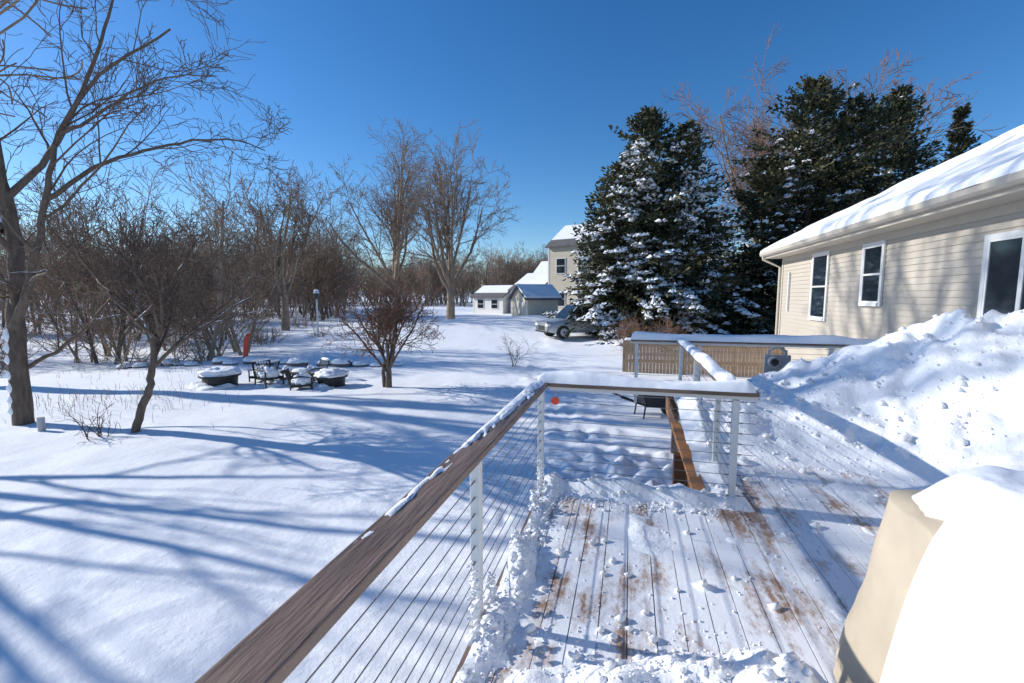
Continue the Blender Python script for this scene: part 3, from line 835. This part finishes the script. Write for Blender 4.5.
# ------------------------------------------------------------------ garden furniture on the patio
def round_table(name,loc,r,h,sn):
    e=empty(name,loc); mb=MB()
    mb.tube([Vector((0,0,h-.05)),Vector((0,0,h))],[r,r],28,0,True)
    mb.tube([Vector((0,0,.05)),Vector((0,0,h-.05))],[r*.8,r*.86],28,0,True)
    for a in range(4):
        t=a*math.pi/2+.4
        mb.tube([Vector((r*.85*math.cos(t),r*.85*math.sin(t),-.1)),Vector((r*.7*math.cos(t),r*.7*math.sin(t),h-.05))],[.025]*2,6)
    mb.obj('metal_base',[M_black],parent=e)
    blob('snow_cap',0,0,h+.002,r*.96,r*.96,sn,M_snows,e,seed=r*9,lump=.25)
    blob('drifted_snow',-.25*r,-.35*r,-.05,r*1.1,r*1.0,h*.6,M_snow,e,seed=r*5,lump=.3)
def chair(name,loc,rot):
    e=empty(name,loc,rot); mb=MB()
    V=Vector
    for s in (-.27,.27):
        mb.tube([V((s,-.27,-.1)),V((s,-.27,.62)),V((s,.0,.66)),V((s,.27,.62))],[.022]*4,6)
        mb.tube([V((s,.34,-.1)),V((s,.27,.42)),V((s,.42,.85))],[.022]*3,6)
    mb.tube([V((-.27,.42,.85)),V((0,.44,.9)),V((.27,.42,.85))],[.022]*3,6)
    for k in range(7):
        x=-.24+.08*k; mb.tube([V((x,.28,.44)),V((x,.42,.87))],[.011]*2,5)
    mb.box(-.27,.27,-.27,.28,.36,.43)
    mb.obj('metal_frame',[M_black],parent=e)
    blob('seat_snow',0,0,.432,.26,.26,.26,M_snows,e,seed=2,lump=.3)
    blob('back_snow',0,.43,.87,.27,.05,.07,M_snows,e,seed=5,lump=.3)
    blob('drifted_snow',0,0,-.05,.5,.45,.28,M_snow,e,seed=loc[0],lump=.3)
g0=gz(-10,11.5)
round_table('fire_pit_table',(-11.3,11.3,g0-.02),.55,.38,.20)
round_table('patio_table',(-8.0,11.9,g0-.02),.46,.36,.18)
chair('patio_chair',(-9.95,11.7,g0-.16),R(70)); chair('patio_chair',(-9.2,12.7,g0-.26),R(-30)); chair('patio_chair',(-10.7,12.3,g0-.25),R(-80)); chair('patio_chair',(-8.6,11.4,g0-.25),R(120))
fw=empty('firewood_pile',(-9.1,12.0,g0)); mb=MB(); random.seed(9)
for i in range(22):
    x=random.gauss(0,.2); z=.05+.1*(i//6); y=random.gauss(0,.1); a=random.uniform(-.5,.5)
    mb.tube([Vector((x-.25*math.cos(a),y-.25*math.sin(a),z)),Vector((x+.25*math.cos(a),y+.25*math.sin(a),z+.03))],[.05,.055],8,0,True)
mb.obj('logs',[M_bark2],parent=fw)
blob('snow_cap',0,0,.40,.25,.2,.10,M_snows,fw,seed=6)
sd=empty('red_sled',(-14.3,15.6,gz(-14.3,15.6)),R(-25)); mb=MB()
for i in range(9):
    t=i/8; z=t*1.15; hw=.12*(1-.55*sm(.7,1,t)); y=.10*sm(.7,1,t)**1.5+.08*t
    mb.v+=[(-hw-.02,y-.07,z),(-hw,y,z),(hw,y,z),(hw+.02,y-.07,z)]
for i in range(8):
    for j in range(3):
        a=i*4+j; mb.f.append((a,a+1,a+5,a+4)); mb.m.append(0)
o=mb.obj('hull',[M_red],True,sd); md=o.modifiers.new('s','SOLIDIFY'); md.thickness=.015
wb=empty('garden_wheelbarrow',(.95,10.2,gz(.95,10.2)),R(25)); mb=MB()
mb.v+=[(-.38,-.3,.55),(.42,-.3,.55),(.42,.3,.55),(-.38,.3,.55),(-.2,-.18,.22),(.25,-.18,.22),(.25,.18,.22),(-.2,.18,.22)]
for f in ((4,5,6,7),(0,1,5,4),(1,2,6,5),(2,3,7,6),(3,0,4,7)): mb.f.append(f); mb.m.append(0)
mb.tube([Vector((.45,-.05,.15)),Vector((.45,.05,.15))],[.19]*2,18,0,True)
for s in (-.2,.2): mb.tube([Vector((.45,s*.3,.15)),Vector((-.2,s,.25)),Vector((-.85,s*1.3,.5))],[.02]*3,6); mb.tube([Vector((-.25,s,.25)),Vector((-.3,s,-.1))],[.018]*2,6)
mb.obj('tray_wheel_handles',[M_black],parent=wb)
blob('tray_snow',0,0,.45,.34,.24,.16,M_snows,wb,seed=4)
sw=empty('stone_wall'); random.seed(4)
for i in range(16):
    x=-19+i*.75+random.uniform(-.15,.15); y=14.8+.25*i*.2+random.uniform(-.3,.3); z=gz(x,y)
    s=random.uniform(.22,.42)
    blob('stone',x,y,z-.05,s,s*.8,s*.75,M_stone,sw,seed=i,lump=.3,nu=14,nv=6)
    blob('stone_snow',x,y,z-.05+s*.40,s*1.0,s*.85,s*.45,M_snows,sw,seed=i,lump=.15,nu=14,nv=6)
gp=empty('garden_post'); mb=MB(); mb.tube([Vector((-11.0,6.7,-1.2)),Vector((-11.0,6.7,-.72))],[.06]*2,10,0,True); mb.obj('stub',[M_grey],parent=gp)
random.seed(12); mb=MB()
for i in range(420):
    if i<220: x=random.gauss(-12.5,1.6); y=random.gauss(8.8,.8)
    else: x=random.gauss(-15,3); y=random.gauss(14,1.5)
    z=gz(x,y); h=random.uniform(.10,.34); l=random.uniform(-.12,.12)
    mb.tube([Vector((x,y,z-.05)),Vector((x+l*.4,y,z+h*.6)),Vector((x+l,y+l*.5,z+h))],[.005,.004,.002],3)
mb.obj('dry_grass',[M_dry])

# ------------------------------------------------------------------ light, sky, camera
EL=25.0; AZ=-87.0   # azimuth from +Y, negative towards -X
sd=Vector((math.sin(R(AZ))*math.cos(R(EL)),math.cos(R(AZ))*math.cos(R(EL)),math.sin(R(EL))))
sun=bpy.data.lights.new('sun','SUN'); sun.energy=5.0; sun.angle=R(.6); sun.color=(1,.97,.92)
so=bpy.data.objects.new('sun',sun); COL.objects.link(so); so.rotation_euler=sd.to_track_quat('Z','Y').to_euler(); so.location=sd*50
w=bpy.data.worlds.new('World'); S.world=w; w.use_nodes=True; nt=w.node_tree
bg=nt.nodes['Background']; sk=nt.nodes.new('ShaderNodeTexSky'); sk.sky_type='NISHITA'; sk.sun_disc=False
sk.sun_elevation=R(EL); sk.sun_rotation=R(AZ%360); sk.air_density=1.0; sk.dust_density=.2; sk.ozone_density=4.0; sk.altitude=300
hsn=nt.nodes.new('ShaderNodeHueSaturation'); hsn.inputs['Saturation'].default_value=1.25; hsn.inputs['Hue'].default_value=.504
nt.links.new(sk.outputs[0],hsn.inputs['Color']); nt.links.new(hsn.outputs[0],bg.inputs['Color']); bg.inputs['Strength'].default_value=.15
cam=bpy.data.cameras.new('camera'); cam.sensor_width=36; cam.lens=16.0; cam.clip_end=3000; cam.clip_start=.05
co=bpy.data.objects.new('camera',cam); COL.objects.link(co); co.location=(0,0,1.7)
co.rotation_euler=(R(90-5.84),0,R(12)); S.camera=co
S.view_settings.view_transform='Standard'; S.view_settings.look='None'; S.view_settings.exposure=0
